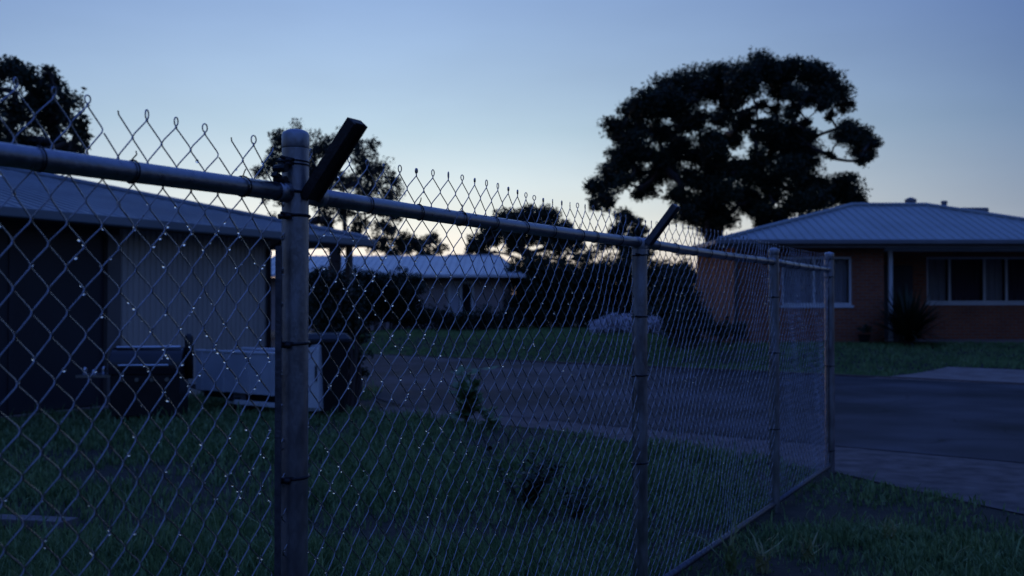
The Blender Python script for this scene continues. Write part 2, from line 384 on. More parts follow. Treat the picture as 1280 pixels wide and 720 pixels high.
Zc=[(590,120,50),(660,140,52),(735,125,45),(800,150,48),(845,190,38),(872,235,26),(530,150,45),(470,135,45),(400,150,45),(340,170,45),(280,185,46),(220,215,46),(180,250,40),
(620,115,40),(700,110,36),(770,130,40),(560,180,40),(300,220,42),(250,260,42),(380,200,42),(450,190,45),
(120,305,34),(150,345,35),(200,370,45),(120,440,38),(70,500,36),(95,540,34),(60,550,22),(150,420,40),(250,395,40),(300,330,38),(350,290,42),(330,240,44),(180,400,38),(110,480,36),
(400,285,38),(430,350,42),(500,340,36),(380,400,42),(300,440,40),(240,500,34),(330,520,38),(450,430,46),(520,440,42),(560,460,42),(480,510,48),(390,560,48),(430,610,50),(350,590,38),(420,480,42),(370,470,40),(480,590,46),(540,520,40),
(620,330,38),(660,350,48),(700,380,48),(740,400,42),(640,300,32),(720,340,38),(680,440,50),(740,455,46),(655,195,36),(700,195,32),(600,235,20),(560,265,20),(760,210,30),(800,235,22),(690,270,20),(740,290,18),(820,270,16),
(880,320,32),(925,335,36),(905,375,28),(845,335,24),(815,395,15),(925,410,20),(955,355,24),(940,390,22),(900,345,26),(870,300,26),
(860,490,42),(820,530,44),(760,540,48),(890,530,34),(700,565,38),(650,600,34),(785,490,34),(900,555,28),(600,610,30),(490,240,34),(530,290,34),(470,280,32),(520,210,28),(580,335,24),(600,290,16),(620,480,36),(640,530,32),(590,545,20),(450,345,30),(160,480,28),(190,450,28),(200,520,22),(270,420,34),(130,390,26),(170,300,30),(210,310,34),(260,330,34),(600,420,30),(580,390,26),(640,480,28),(760,330,22),(560,560,32),(720,520,38),(610,570,32),(430,540,42),(260,460,30),(340,370,38),(300,390,34),(460,380,36),(740,210,30),(700,240,24),(640,250,22),(700,310,26),(810,210,28)]
big=[(720+x/2.5725,40+y/2.5725,r/2.5725) for x,y,r in Zc]
tree('spreading_tree','tall broad dark tree with spreading forked limbs behind the brick house',42,big,897,(893,262),.42,.15,30,M['leaf_dark'],M['bark'],depth=2.6,flat=.8,sub=12,spread=.50,seed=5)
gum=[(350,178,16),(372,172,18),(400,182,20),(430,180,18),(452,196,18),(470,215,18),(488,240,15),(340,205,15),(378,205,20),(330,238,14),(418,222,20),(455,238,18),(400,255,16),(360,250,13),(430,262,15),(478,262,16),(345,275,10),(480,288,15),(500,300,13),(395,290,12),(440,295,12),(515,305,11),(465,305,12),(325,215,10),(490,222,10),(395,215,12),(440,225,12),(435,250,12),(375,235,12),(455,215,12),(410,275,12),(450,280,12),(350,292,9),(375,275,10),(340,190,9),(495,270,10),(465,180,8),(420,310,10),(480,305,12)]
tree('gum_tree','airy gum tree with sky showing through, behind the tall near fence post',32,gum,420,(418,300),.20,.11,13,M['leaf_gum'],M['bark'],depth=1.6,sub=10,spread=.34,seed=9)
lt=[(8,92,20),(38,98,20),(62,108,18),(82,128,18),(92,158,18),(60,148,22),(20,135,26),(30,175,24),(75,182,20),(98,186,11),(-20,110,26),(-25,160,30),(0,190,22),(60,90,9),(45,125,22),(102,172,9),(-40,200,24),(72,205,18),(10,75,8)]
tree('dense_tree','dark leafy tree rising over the shed roof at the left edge',27,lt,20,(22,215),.3,.15,15,M['leaf_dark'],M['bark'],depth=1.5,sub=9,seed=4,ground_z=0)
dome=[(600,300,13),(615,287,14),(635,275,14),(660,269,14),(685,272,14),(705,285,14),(720,298,12),(650,288,13),(680,292,13),(640,308,11),(700,310,11),(590,308,8),(668,283,14),(625,290,13),(640,298,12),(665,298,12),(690,300,12),(615,298,12),(700,297,12),(672,273,13),(648,276,12),(600,310,9),(722,308,9)]
tree('umbrella_tree','low dome shaped tree beyond the white roofed house',56,dome,660,(662,318),.3,.24,24,M['leaf_dark'],M['bark'],depth=2,seed=12)
sm=[(785,272,12),(775,288,13),(798,286,12),(765,300,12),(790,300,14),(808,300,9),(782,315,13),(804,318,12)]
tree('round_tree','small rounded tree between the dome shaped tree and the tall spreading tree',52,sm,786,(786,330),.2,.22,24,M['leaf_dark'],M['bark'],depth=1.2,seed=13)
bt=[(520,305,10),(540,300,9),(505,312,10),(552,312,8),(530,318,10),(490,318,8)]
tree('bushy_tree','small bushy tree poking above the white roof behind the fence',50,bt,528,(528,330),.12,.2,22,M['leaf_dark'],M['bark'],depth=1,seed=14)
bt2=[(588,314,7),(600,318,7),(612,316,6),(736,318,10),(750,310,9),(722,322,9),(705,325,8)]
tree('thin_tree','thin low tree with gaps just above the right end of the white roof',60,bt2,662,(662,330),.12,.24,12,M['leaf_gum'],M['bark'],depth=1,seed=15)

def shrub(name,label,boxes,leaf,dens,m,cat='shrub',sub=9,group=None,stem=True,flat=.9):
    cs=[];rs=[]
    for (px,py,pr,Y) in boxes:
        cs.append(np.array(at(px,py,Y))); rs.append(pr*Y/F*1.3)
    c=np.mean(cs,0); gz=ground(c[0],c[1])
    t=thing(name,(c[0],c[1],gz),label,cat,group)
    V,Fc=leaf_cloud(cs,rs,[max(40,int(3.5*dens*(r/leaf)**2)) for r in rs],leaf,flat,sub+4,.6)
    if stem:
        mb=MB()
        for q in cs:
            b=Vector((q[0]*.7+c[0]*.3,q[1],ground(q[0],q[1])-.05)); mb.tube([b,(b+Vector(q))/2+Vector((.05,0,0)),Vector(q)],[.04,.03,.015],6)
        mb.build('stem',M['bark'],t)
    npmesh('foliage',V,Fc,m,t); return t
rd=random.Random(21)
hb=[]
for px in range(646,862,11):
    for py in (339,349,362,376,393):
        hb.append((px+rd.uniform(-5,5),py+rd.uniform(-4,4)-(6*math.sin(px*.05) if py<345 else 0),13+rd.uniform(-2,3),41+rd.uniform(-.8,.8)))
shrub('hedge','tall dark overgrown hedge along the far edge of the lawn',hb,.16,16,M['leaf_hedge'],'hedge',7)
hb=[]
for px in range(385,640,12):
    for py in ((350,364,380,394) if px<522 else (399,)):
        hb.append((px+rd.uniform(-4,4),py+rd.uniform(-3,3),11+rd.uniform(-1,2),37.6+rd.uniform(-.6,.6)))
shrub('garden_bushes','dark bushes crowding the front wall of the white roofed house',hb,.14,16,M['leaf_hedge'],'bushes',7)
shrub('corner_bush','dark bush against the left corner of the brick house',[(846,345,14,25),(836,362,14,25.3),(858,368,13,25),(872,392,15,25),(848,390,16,25),(866,412,14,25),(888,408,12,25),(840,412,13,25),(905,412,11,25),(925,414,10,25),(828,385,13,25.4)],.12,18,M['leaf_hedge'],'bush',8)

# spiky plant by the porch
def spiky(name,label,X,Y,H,nl,wid,m,cat):
    gz=ground(X,Y); t=thing(name,(X,Y,gz),label,cat); mb=MB(); rd=random.Random(5)
    for i in range(nl):
        az=rd.uniform(0,2*math.pi); el=rd.uniform(.15,1.35); L=H*rd.uniform(.7,1.05)*(1 if el>.5 else .85)
        root=Vector((X,Y,gz+H*.18*rd.random()+.05)); d=Vector((math.cos(az)*math.cos(el),math.sin(az)*math.cos(el),math.sin(el)))
        p=[root+d*L*u+Vector((0,0,-.28*L*u*u*math.cos(el))) for u in (0,.35,.7,1)]
        s=d.cross(Vector((0,0,1))).normalized()*wid
        vs=[]
        for q,w_ in zip(p,(.5,1,.8,.05)): vs+= [q-s*w_,q+s*w_]
        mb.add(vs,[(0,1,3,2),(2,3,5,4),(4,5,7,6)])
    mb.build('fronds',m,t)
    MB().tube([(X,Y,gz-.05),(X,Y,gz+H*.3)],[.12,.09],8).build('stem',M['bark'],t)
    return t
spiky('spiky_plant','dark spiky palm like plant beside the white porch post',9.95,25.0,1.55,280,.035,M['leaf_hedge'],'plant')

# ------------------------------------------------------------------ sheet with ribs
def sheet(mb, poly, udir, spacing, rw, rh, thick=.03):
    """poly: convex planar polygon (3D). Base slab plus raised ribs perpendicular to udir"""
    P=[Vector(p) for p in poly]; n=(P[1]-P[0]).cross(P[2]-P[0]).normalized()
    if n.z<0 and abs(n.z)>.05: n=-n; P=P[::-1]
    k=len(P)
    vs=[p for p in P]+[p-n*thick for p in P]
    fs=[tuple(range(k)),tuple(range(2*k-1,k-1,-1))]+[(i,i+k,(i+1)%k+k,(i+1)%k) for i in range(k)]
    mb.add(vs,fs)
    u=Vector(udir).normalized(); v=n.cross(u).normalized(); O=P[0]
    pu=[((p-O).dot(u),(p-O).dot(v)) for p in P]
    a=min(x for x,_ in pu); b=max(x for x,_ in pu); x=a+spacing*.5
    while x<b:
        ys=[]
        for i in range(k):
            (x0,y0),(x1,y1)=pu[i],pu[(i+1)%k]
            if (x0-x)*(x1-x)<0: ys.append(y0+(y1-y0)*(x-x0)/(x1-x0))
        if len(ys)>=2 and max(ys)-min(ys)>.08:
            y0,y1=min(ys)+.01,max(ys)-.01
            A=[O+u*(x+s*rw/2*tp)+v*y+n*(rh if tp<1 else 0.0015) for y in (y0,y1) for s,tp in ((-1,1),(-1,.5),(1,.5),(1,1))]
            mb.add(A,[(0,1,5,4),(1,2,6,5),(2,3,7,6),(0,3,2,1),(4,5,6,7)])
        x+=spacing
    return mb
def hip_roof(parent,x0,x1,y0,y1,ze,zr,rx0,rx1,m,spacing=.3,over=True):
    ym=(y0+y1)/2; mb=MB()
    A,B,C_,D=Vector((x0,y0,ze)),Vector((x1,y0,ze)),Vector((x1,y1,ze)),Vector((x0,y1,ze)); P,Q=Vector((rx0,ym,zr)),Vector((rx1,ym,zr))
    sheet(mb,[A,B,Q,P],(1,0,0),spacing,.06,.03); sheet(mb,[C_,D,P,Q],(1,0,0),spacing,.06,.03)
    sheet(mb,[D,A,P],(0,1,0),spacing,.06,.03); sheet(mb,[B,C_,Q],(0,1,0),spacing,.06,.03)
    r=mb.build('roof',m,parent)
    cap=MB()
    for a,b in ((A,P),(D,P),(B,Q),(C_,Q),(P,Q)): cap.tube([a+Vector((0,0,.03)),b+Vector((0,0,.03))],.06,8)
    cap.build('ridge_cap',m,r)
    return r

# ------------------------------------------------------------------ brick house on the right
def brick_house():
    g=.40
    h=thing('brick_house',(10,26,g),'low red brick house with hipped metal roof and white framed windows','house')
    X0,X1,Y0,Y1=5.8,15.9,26.0,31.2; top=3.02; YR=27.4; XP=9.72
    w=MB()
    # front wall left of porch with window opening 7.2..8.95 x 1.42..2.66
    wx0,wx1,wz0,wz1=7.05,8.88,1.46,2.72
    w.box((X0,Y0,g-.1),(wx0,Y0+.24,top)); w.box((wx1,Y0,g-.1),(XP,Y0+.24,top))
    w.box((wx0,Y0,g-.1),(wx1,Y0+.24,wz0)); w.box((wx0,Y0,wz1),(wx1,Y0+.24,top))
    w.box((XP-.24,Y0+.24,g-.1),(XP,YR,top))
    # porch rear wall with window 11.4..16
    vx0,vx1,vz0,vz1=11.42,15.2,1.52,2.78
    w.box((XP-.24,YR,g-.1),(vx0,YR+.24,top)); w.box((vx1,YR,g-.1),(X1,YR+.24,top)); w.box((vx0,YR,g-.1),(vx1,YR+.24,vz0)); w.box((vx0,YR,vz1),(vx1,YR+.24,top))
    w.box((X0,Y0+.24,g-.1),(X0+.24,Y1,top)); w.box((X1-.24,YR+.24,g-.1),(X1,Y1,top)); w.box((X0+.24,Y1-.24,g-.1),(X1-.24,Y1,top))
    w.build('wall',M['brick'],h)
    pf=MB(); pf.box((XP+.002,Y0-.1,g-.1),(X1,YR-.002,g+.12)); pf.build('porch_floor',M['concrete'],h)
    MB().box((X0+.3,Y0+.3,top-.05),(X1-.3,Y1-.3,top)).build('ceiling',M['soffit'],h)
    # windows
    def window(x0,x1,z0,z1,y,mull,curt,dark=()):
        f=MB(); t=.055
        f.box((x0,y-.03,z1-t),(x1,y+.06,z1)); f.box((x0,y-.03,z0),(x1,y+.06,z0+t))
        f.box((x0,y-.03,z0+t),(x0+t,y+.06,z1-t)); f.box((x1-t,y-.03,z0+t),(x1,y+.06,z1-t))
        for mx in mull: f.box((mx-.028,y-.028,z0+t),(mx+.028,y+.058,z1-t))
        fo=f.build('window',M['white'],h)
        MB().box((x0-.04,y-.09,z0-.07),(x1+.04,y-.031,z0-.002)).build('sill',M['white'],fo)
        MB().box((x0+t,y+.02,z0+t),(x1-t,y+.028,z1-t)).build('pane',PANE,fo)
        for a,b in list(curt)+list(dark):
            c=MB(); n=int((b-a)/.035); 
            vs=[(a+(b-a)*i/n,y+.16+.025*math.sin(i*1.25),z) for i in range(n+1) for z in (z0,z1)]
            c.add(vs,[(2*i,2*i+2,2*i+3,2*i+1) for i in range(n)]); c.build('curtain',M['pane_fill' if (a,b) in dark else 'curtain'],fo)  # dark spans are added fill sheets that raise the pane tone, only curt spans are drapes
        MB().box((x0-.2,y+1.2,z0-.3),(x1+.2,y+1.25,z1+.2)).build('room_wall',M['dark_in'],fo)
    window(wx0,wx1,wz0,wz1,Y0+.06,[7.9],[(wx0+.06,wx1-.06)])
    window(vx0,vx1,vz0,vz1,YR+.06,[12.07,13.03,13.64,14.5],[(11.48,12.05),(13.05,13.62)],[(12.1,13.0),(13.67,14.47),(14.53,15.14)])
    # door in porch
    d=MB().box((10.2,YR-.05,g+.14),(11.02,YR-.004,g+2.15)).build('door',M['dark_sheet'],h)
    MB().box((10.95,YR-.1,g+1.05),(10.99,YR-.052,g+1.15)).build('handle',M['steel_rim'],d)
    # porch post
    pp=MB(); px=at(1113,340,26).x; pp.box((px-.05,Y0-.05,g+.12),(px+.05,Y0+.05,top)); pp.build('porch_post',M['white'],h,bevel=.008)
    # roof
    ov=.5; r=hip_roof(h,X0-ov,X1+ov,Y0-ov,Y1+ov,3.12,at(1066,257,28.6).z,at(1066,257,28.6).x,at(1158,257,28.6).x,M['roof'],.24)
    # soffit, fascia and gutter
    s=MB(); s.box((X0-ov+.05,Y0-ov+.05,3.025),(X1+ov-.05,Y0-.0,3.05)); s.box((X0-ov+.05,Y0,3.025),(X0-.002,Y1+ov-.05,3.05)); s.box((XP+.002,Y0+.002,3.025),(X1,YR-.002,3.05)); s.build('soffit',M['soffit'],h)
    gt=MB(); y=Y0-ov
    gt.box((X0-ov-.08,y-.11,3.02),(X1+ov+.08,y,3.14)); gt.box((X0-ov-.10,y+.002,3.02),(X0-ov,Y1+ov,3.14))
    gt.build('gutter',M['gutter'],h,bevel=.02)
    fb=MB(); fb.box((X0-ov,y+.003,2.93),(X1+ov,y+.03,3.018)); fb.build('fascia',M['fascia'],h)
    bm=MB(); bm.box((XP,Y0-.08,2.86),(X1,Y0+.04,2.96)); bm.build('porch_beam',M['white'],h)
    dp=MB(); dp.tube([(X0+.05,Y0-.06,g),(X0+.05,Y0-.06,2.8),(X0+.05,Y0-ov-.03,3.0)],.04,8); dp.build('downpipe',M['gutter'],h,smooth=True)
    # things on the roof
    a=at(1139,257,28.9)
    MB().tube([(a.x,28.9,4.1),(a.x,28.9,4.47)],.08,8).tube([(a.x,28.9,4.43),(a.x,28.9,4.52),(a.x,28.9,4.58)],[.15,.17,.05],10).build('roof_vent',M['gutter'],h,smooth=True)
    a=at(1181,262,29.2)
    MB().tube([(a.x,29.2,3.6),(a.x,29.2,4.47)],.08,8).ring((a.x,29.2,4.47),(0,0,1),.05,.05).build('flue',M['gutter'],h,smooth=True)
    a=at(1212,266,29.8)
    MB().box((a.x-.42,29.4,3.5),(a.x+.42,30.1,4.34)).build('evaporative_cooler',M['gutter'],h,bevel=.04)
    return h
PANE=bpy.data.materials.new('thin_glass'); PANE.use_nodes=True
_b=PANE.node_tree.nodes['Principled BSDF']; _b.inputs['Roughness'].default_value=.04; _b.inputs['Transmission Weight'].default_value=1; _b.inputs['IOR'].default_value=1.3
brick_house()
# pot and hose box at the wall foot
pot=MB(); px=at(1080,425,25.4); gz=ground(px.x,25.4)
pot.tube([(px.x,25.4,gz),(px.x,25.4,gz+.22),(px.x,25.4,gz+.26),(px.x,25.4,gz+.25)],[.10,.15,.17,.12],14)
p=thing('flower_pot',(px.x,25.4,gz),'small dark flower pot with a sparse plant at the foot of the brick wall','flower pot')
pot.build('pot',M['black'],p)
V,Fc=leaf_cloud([np.array((px.x,25.4,gz+.38))],[.17],[160],.08); npmesh('plant',V,Fc,M['leaf_weed_dark'],p)

# ------------------------------------------------------------------ white roofed house in the middle distance
def mid_house():
    g=.45
    h=thing('bungalow',(-4,44,g),'pale brick bungalow with low white metal roof far beyond the road','house')
    w=MB(); w.box((-10.5,42.2,g-.1),(-3.9,42.44,2.6)); w.box((-10.5,42.44,g-.1),(-10.26,50,2.6)); w.box((-10.26,49.76,g-.1),(-.24,50,2.6))
    w.box((-.24,40.6,g-.1),(-.0,50,2.6)); w.box((-3.9,40.6,g-.1),(-3.66,42.44,2.6))
    x0,x1=-2.62,-1.55
    w.box((-3.66,40.6,g-.1),(x0,40.84,2.6)); w.box((x1,40.6,g-.1),(-.24,40.84,2.6)); w.box((x0,40.6,2.42),(x1,40.84,2.6)); w.box((x0,40.6,g-.1),(x1,40.84,.7))
    w.build('wall',M['brick_pale'],h)
    f=MB(); f.box((x0,40.58,.7),(x0+.12,40.68,2.42)); f.box((x1-.12,40.58,.7),(x1,40.68,2.42)); f.box((x0+.12,40.58,2.3),(x1-.12,40.68,2.42)); f.box((x0+.12,40.58,.7),(x1-.12,40.68,.82)); f.box((-2.14,40.585,.82),(-2.03,40.675,2.3))
    fo=f.build('window',M['white'],h); MB().box((x0+.12,40.63,.82),(x1-.12,40.64,2.3)).build('pane',M['pane'],fo)
    MB().box((x0+.12,40.60,1.0),(x0+.45,40.625,2.3)).build('curtain',M['curtain'],fo)
    f=MB(); f.box((-6.6,42.17,1.3),(-4.9,42.198,2.3)); fo=f.build('window',M['white'],h); MB().box((-6.5,42.14,1.38),(-5.0,42.168,2.22)).build('pane',M['pane'],fo)
    mb=MB()
    sheet(mb,[(-11,41.6,2.72),(-2.9,41.6,2.72),(-2.9,46,3.7),(-11,46,3.7)],(1,0,0),.3,.06,.03)
    sheet(mb,[(-11,50.4,2.72),(.4,50.4,2.72),(-.6,46,3.7),(-11,46,3.7)],(1,0,0),.3,.06,.03)
    sheet(mb,[(-4.0,40.0,2.66),(.45,40.0,2.66),(-.62,44.6,3.64),(-2.9,44.6,3.64)],(1,0,0),.3,.06,.03)
    sheet(mb,[(.45,40.0,2.66),(.42,50.4,2.70),(-.6,45.8,3.66),(-.62,44.6,3.64)],(0,1,0),.3,.06,.03)
    mb.box((-2.9,44.6,3.60),(-.6,46,3.70))
    mb.build('roof',M['roof_white'],h)
    g_=MB(); g_.box((-11,41.5,2.6),(-4.1,41.59,2.72)); g_.box((-4.1,39.9,2.54),(.55,39.99,2.67)); g_.build('gutter',M['white'],h,bevel=.02)
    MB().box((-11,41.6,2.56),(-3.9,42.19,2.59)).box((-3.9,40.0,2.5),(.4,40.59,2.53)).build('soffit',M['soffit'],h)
    return h
mid_house()

# ------------------------------------------------------------------ shed on the left
D=Vector((.4857,.8741,0)); NB=Vector((-.8741,.4857,0))     # along the eave; away from the fence
def shed():
    O=Vector((-6.43,12.5,0)); P=lambda s,m,z: O+D*s+NB*m+Vector((0,0,z))
    h=thing('shed',P(3,2,0),'long metal shed with low hipped roof, cream ribbed wall and dark plain door','shed')
    m0=.45; smin=-7.; sw=5.35; s1=7.55; dep=9.6
    w=MB(); sheet(w,[P(2.18,m0,0.0),P(sw,m0,0),P(sw,m0,2.72),P(2.18,m0,2.72)],D,.105,.06,.022)
    sheet(w,[P(sw,m0+.03,0),P(sw,m0+dep-.9,0),P(sw,m0+dep-.9,2.72),P(sw,m0+.03,2.72)],NB,.19,.07,.02)
    w.build('wall',M['cream'],h)
    d=MB(); a,b=P(smin,m0+.05,0),P(1.5,m0+.05,0)
    mtx=Matrix(((D.x,NB.x,0,0),(D.y,NB.y,0,0),(0,0,1,0),(0,0,0,1)))
    mtx.translation=O
    d.box((smin,m0+.05,0.0),(1.94,m0+.09,2.5),mtx)
    for k in range(6): d.box((smin+k*1.49,m0+.035,.05),(smin+k*1.49+1.43,m0+.052,2.45),mtx)
    do=d.build('sliding_door',M['dark_sheet'],h)
    MB().box((smin,m0-.0,2.502),(2.175,m0+.1,2.72),mtx).build('door_header',M['dark_sheet'],h)
    MB().box((1.945,m0-.03,0),(2.175,m0+.1,2.5),mtx).build('door_jamb',M['fascia'],h)
    r=MB(); ze=2.72; H=5.0; zr=ze+H*.25
    A=P(smin,0,ze);B=P(s1,0,ze);Q=P(s1-H,H,zr);S=P(smin,H,zr);T=P(s1,2*H,ze);U=P(smin,2*H,ze)
    sheet(r,[A,B,Q,S],D,.2,.05,.022); sheet(r,[B,T,Q],NB,.2,.05,.022); sheet(r,[T,U,S,Q],D,.2,.05,.022)
    ro=r.build('roof',M['roof_shed'],h)
    c=MB(); c.tube([B+Vector((0,0,.03)),Q+Vector((0,0,.03))],.06,8); c.tube([Q+Vector((0,0,.03)),S+Vector((0,0,.03))],.06,8); c.build('ridge_cap',M['roof_shed'],ro)
    g=MB(); g.box((smin,-.12,ze-.13),(s1+.12,-.003,ze+.01),mtx); g.box((s1+.003,0,ze-.13),(s1+.12,2*H,ze+.01),mtx); g.build('gutter',M['roof_shed'],h,bevel=.02)
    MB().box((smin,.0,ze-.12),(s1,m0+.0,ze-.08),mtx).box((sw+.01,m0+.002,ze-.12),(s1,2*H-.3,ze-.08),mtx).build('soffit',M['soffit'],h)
    MB().box((s1-.25,.25,0),(s1-.15,.35,ze-.12),mtx).build('carport_post',M['fascia'],h)
    sl=MB().box((smin,m0-.1,-.1),(sw+.1,2*H-.5,.025),mtx); sl.build('floor_slab',M['concrete'],h)
    MB().tube([P(sw-.1,m0-.06,.1),P(sw-.1,m0-.06,2.45),P(sw-.1,-.06,2.6)],.04,8).build('downpipe',M['dark_sheet'],h,smooth=True)
    return h
shed()

# ------------------------------------------------------------------ things in front of the shed
def frame(cx,cy,ang):
    m=Matrix.Rotation(ang,4,'Z'); m.translation=Vector((cx,cy,0)); return m
def trailer():
    a=at(245,443,13.9); b=at(350,443,12.9); c=(a+b)/2; ang=math.atan2(b.y-a.y,b.x-a.x); L=(b-a).length; m=frame(c.x,c.y,ang)
    h=thing('box_trailer',(c.x,c.y,0),'low white sided box trailer parked along the cream shed wall','trailer')
    W=.85; z0,z1=.30,.83
    t=MB(); t.box((-L/2,0,z0),(L/2,.04,z1),m); t.box((-L/2,W-.04,z0),(L/2,W,z1),m); t.box((-L/2,.042,z0),(-L/2+.04,W-.042,z1),m); t.box((L/2-.04,.042,z0),(L/2,W-.042,z1),m)
    t.box((-L/2+.042,.042,z0+.02),(L/2-.042,W-.042,z0+.05),m); t.build('tray',M['trailer'],h,bevel=.008)
    r=MB(); 
    for y in (.02,W-.02): r.box((-L/2-.01,y-.03,z1+.002),(L/2+.01,y+.03,z1+.035),m)
    r.build('top_rail',M['white'],h,bevel=.008)
    for x in (-L*.42,-L*.15,L*.15,L*.42): MB().box((x-.02,-.022,z0),(x+.02,-.002,z1),m).build('side_rib',M['trailer'],h)
    u=MB(); u.box((-L/2+.05,.1,z0-.09),(L/2-.05,.16,z0-.004),m); u.box((-L/2+.05,W-.16,z0-.09),(L/2-.05,W-.1,z0-.004),m); u.box((-.03,-.1,.2),(.03,W+.1,.24),m); u.build('chassis',M['black'],h)
    lb=MB(); lb.box((-.1,-.06,z0-.14),(L/2+.02,-.024,z0-.085),m); lb.build('light_bar',M['white'],h)
    for y in (.06,W-.18):
        wv=MB(); pts=[m@Vector((0,y,.24)),m@Vector((0,y+.12,.24))]; wv.tube(pts,.24,24); w=wv.build('wheel',M['rubber'],h,bevel=.02)
        MB().tube([m@Vector((0,y-.006,.24)),m@Vector((0,y+.126,.24))],.13,16).build('rim',M['gutter'],w)
    db=MB(); db.tube([m@Vector((-L/2,.2,.26)),m@Vector((-L/2-.75,W/2,.3))],.025,8).tube([m@Vector((-L/2,W-.2,.26)),m@Vector((-L/2-.75,W/2,.3))],.025,8); db.build('drawbar',M['black'],h)
trailer()
def fridge():
    a=at(391,431,12.9); h=thing('white_cabinet',(a.x,a.y,0),'white metal cabinet standing between the trailer and the dark bin','cabinet')
    m=frame(a.x,a.y+.05,-.12)
    MB().box((-.24,0,.10),(.09,.5,.97),m).build('body',M['trailer'],h,bevel=.02)
    MB().box((-.23,-.028,.14),(.08,-.003,.93),m).build('door',M['white'],h,bevel=.01)
    MB().box((.04,-.06,.5),(.06,-.03,.7),m).build('handle',M['black'],h)
    for x in (-.2,.05): MB().box((x-.025,.02,0),(x+.025,.07,.098),m).build('foot',M['black'],h)
fridge()
def bin_():
    X,Y=-2.50,13.35; h=thing('wheelie_bin',(X,Y,0),'tall dark wheelie bin standing at the edge of the driveway beside the trailer','bin')
    m=frame(X,Y,.25)
    def fr(w0,d0,w1,d1,z0,z1):
        vs=[m@Vector(p) for p in ((-w0,-d0,z0),(w0,-d0,z0),(w0,d0,z0),(-w0,d0,z0),(-w1,-d1,z1),(w1,-d1,z1),(w1,d1,z1),(-w1,d1,z1))]
        return MB().add(vs,[(0,3,2,1),(4,5,6,7),(0,1,5,4),(1,2,6,5),(2,3,7,6),(3,0,4,7)])
    fr(.24,.26,.30,.36,.06,1.0).build('body',M['black'],h,bevel=.03)
    b=fr(.33,.39,.33,.39,.985,1.03); b.build('rim',M['black'],h,bevel=.01)
    fr(.32,.40,.25,.3,1.032,1.11).build('lid',M['black'],h,bevel=.02)
    MB().tube([m@Vector((-.26,.44,.98)),m@Vector((.26,.44,.98))],.018,8).build('handle',M['black'],h)
    for s in (-1,1): MB().tube([m@Vector((s*.29,.28,.1)),m@Vector((s*.24,.28,.1))],.1,16).build('wheel',M['rubber'],h)
bin_()
def barbecue():
    a=at(188,500,12.6); h=thing('barbecue',(a.x,a.y,0),'dark hooded barbecue cart with bright lid edge standing before the shed','barbecue')
    m=frame(a.x,a.y,.10)
    w=.42
    b=MB(); b.box((-w,-.24,.10),(w,.24,.62),m); b.build('cabinet',M['black'],h,bevel=.015)
    # rounded hood
    hd=MB(); n=10; prof=[(-.26,.62)]+[(-.26+.26*(1-math.cos(t)),.70+.25*math.sin(t)) for t in [math.pi/2*i/n for i in range(n+1)]]+[(.0+.26*math.sin(t),.70+.25*math.cos(t)) for t in [math.pi/2*i/n for i in range(1,n+1)]]+[(.26,.62)]
    vs=[m@Vector((x,y,z)) for x in (-w-.02,w+.02) for y,z in prof]; k=len(prof)
    hd.add(vs,[(i,i+1,i+1+k,i+k) for i in range(k-1)]+[tuple(range(k-1,-1,-1)),tuple(range(k,2*k)),(0,k,2*k-1,k-1)]); ho=hd.build('hood',M['enamel'],h,bevel=.01)
    MB().tube([m@Vector((-w+.04,-.10,.955)),m@Vector((w-.02,-.10,.955))],.018,8).build('hood_trim',M['steel_rim'],ho)
    MB().tube([m@Vector((-.3,-.31,.74)),m@Vector((.3,-.31,.74))],.014,8).build('handle',M['steel_rim'],ho)
    for s in (-1,):
        sh=MB(); sh.box((-w-.42,-.2,.585),(-w-.005,.2,.615),m); sh.build('side_shelf',M['steel_rim'],h)
    for k_ in range(4): MB().tube([m@Vector((-.27+.18*k_,-.275,.56)),m@Vector((-.27+.18*k_,-.24,.56))],.025,12).build('knob',M['steel_rim'],h)
    # upright gas bottle side: a leaning flue-like handle
    MB().tube([m@Vector((w+.06,0,.55)),m@Vector((w+.06,0,1.08)),m@Vector((w+.06,.0,1.12))],[.055,.055,.03],12).build('flue',M['black'],h,smooth=True)
    for x in (-w+.06,w-.06):
        for y in (-.18,.18): MB().tube([m@Vector((x,y,0)),m@Vector((x,y,.1))],.035,8).build('leg',M['black'],h)
    for i,(x,hh) in enumerate(((-w-.36,.09),(-w-.25,.06),(-w-.13,.10))):
        t=tag(MB().tube([m@Vector((x,-.05,.617)),m@Vector((x,-.05,.617+hh*.7)),m@Vector((x,-.05,.617+hh))],[.03,.03,.014],10).build('jar',M['steel_rim'],None,smooth=True),
            ['tallish metal jar at the outer end of the barbecue shelf','shortest squat metal jar in the middle of the barbecue shelf','metal jar on the barbecue shelf nearest the hood'][i],'jar','jars on the barbecue shelf')
barbecue()
shrub('tall_shrub','tall narrow dark shrub behind the wheelie bin, right of the near post',[(404,368,15,14.4),(424,358,14,14.5),(444,372,14,14.4),(412,392,15,14.3),(438,398,15,14.4),(448,420,12,14.5),(402,418,14,14.3),(450,445,10,14.5),(396,345,9,14.4),(425,405,14,14.6),(415,430,14,14.6),(445,400,12,14.6),(432,445,13,14.6),(450,465,9,14.6),(408,350,12,14.6)],.075,14,M['leaf_hedge'],'shrub',7)
# weathered plank lying in the grass
a=at(20,658,6.6); MBp=MB().bar((a.x-.55,6.75,.06),(a.x+.42,6.5,.075),.14,.05)
tag(MBp.build('plank',M['timber'],bevel=.006),'short weathered plank lying in the grass at lower left','plank')

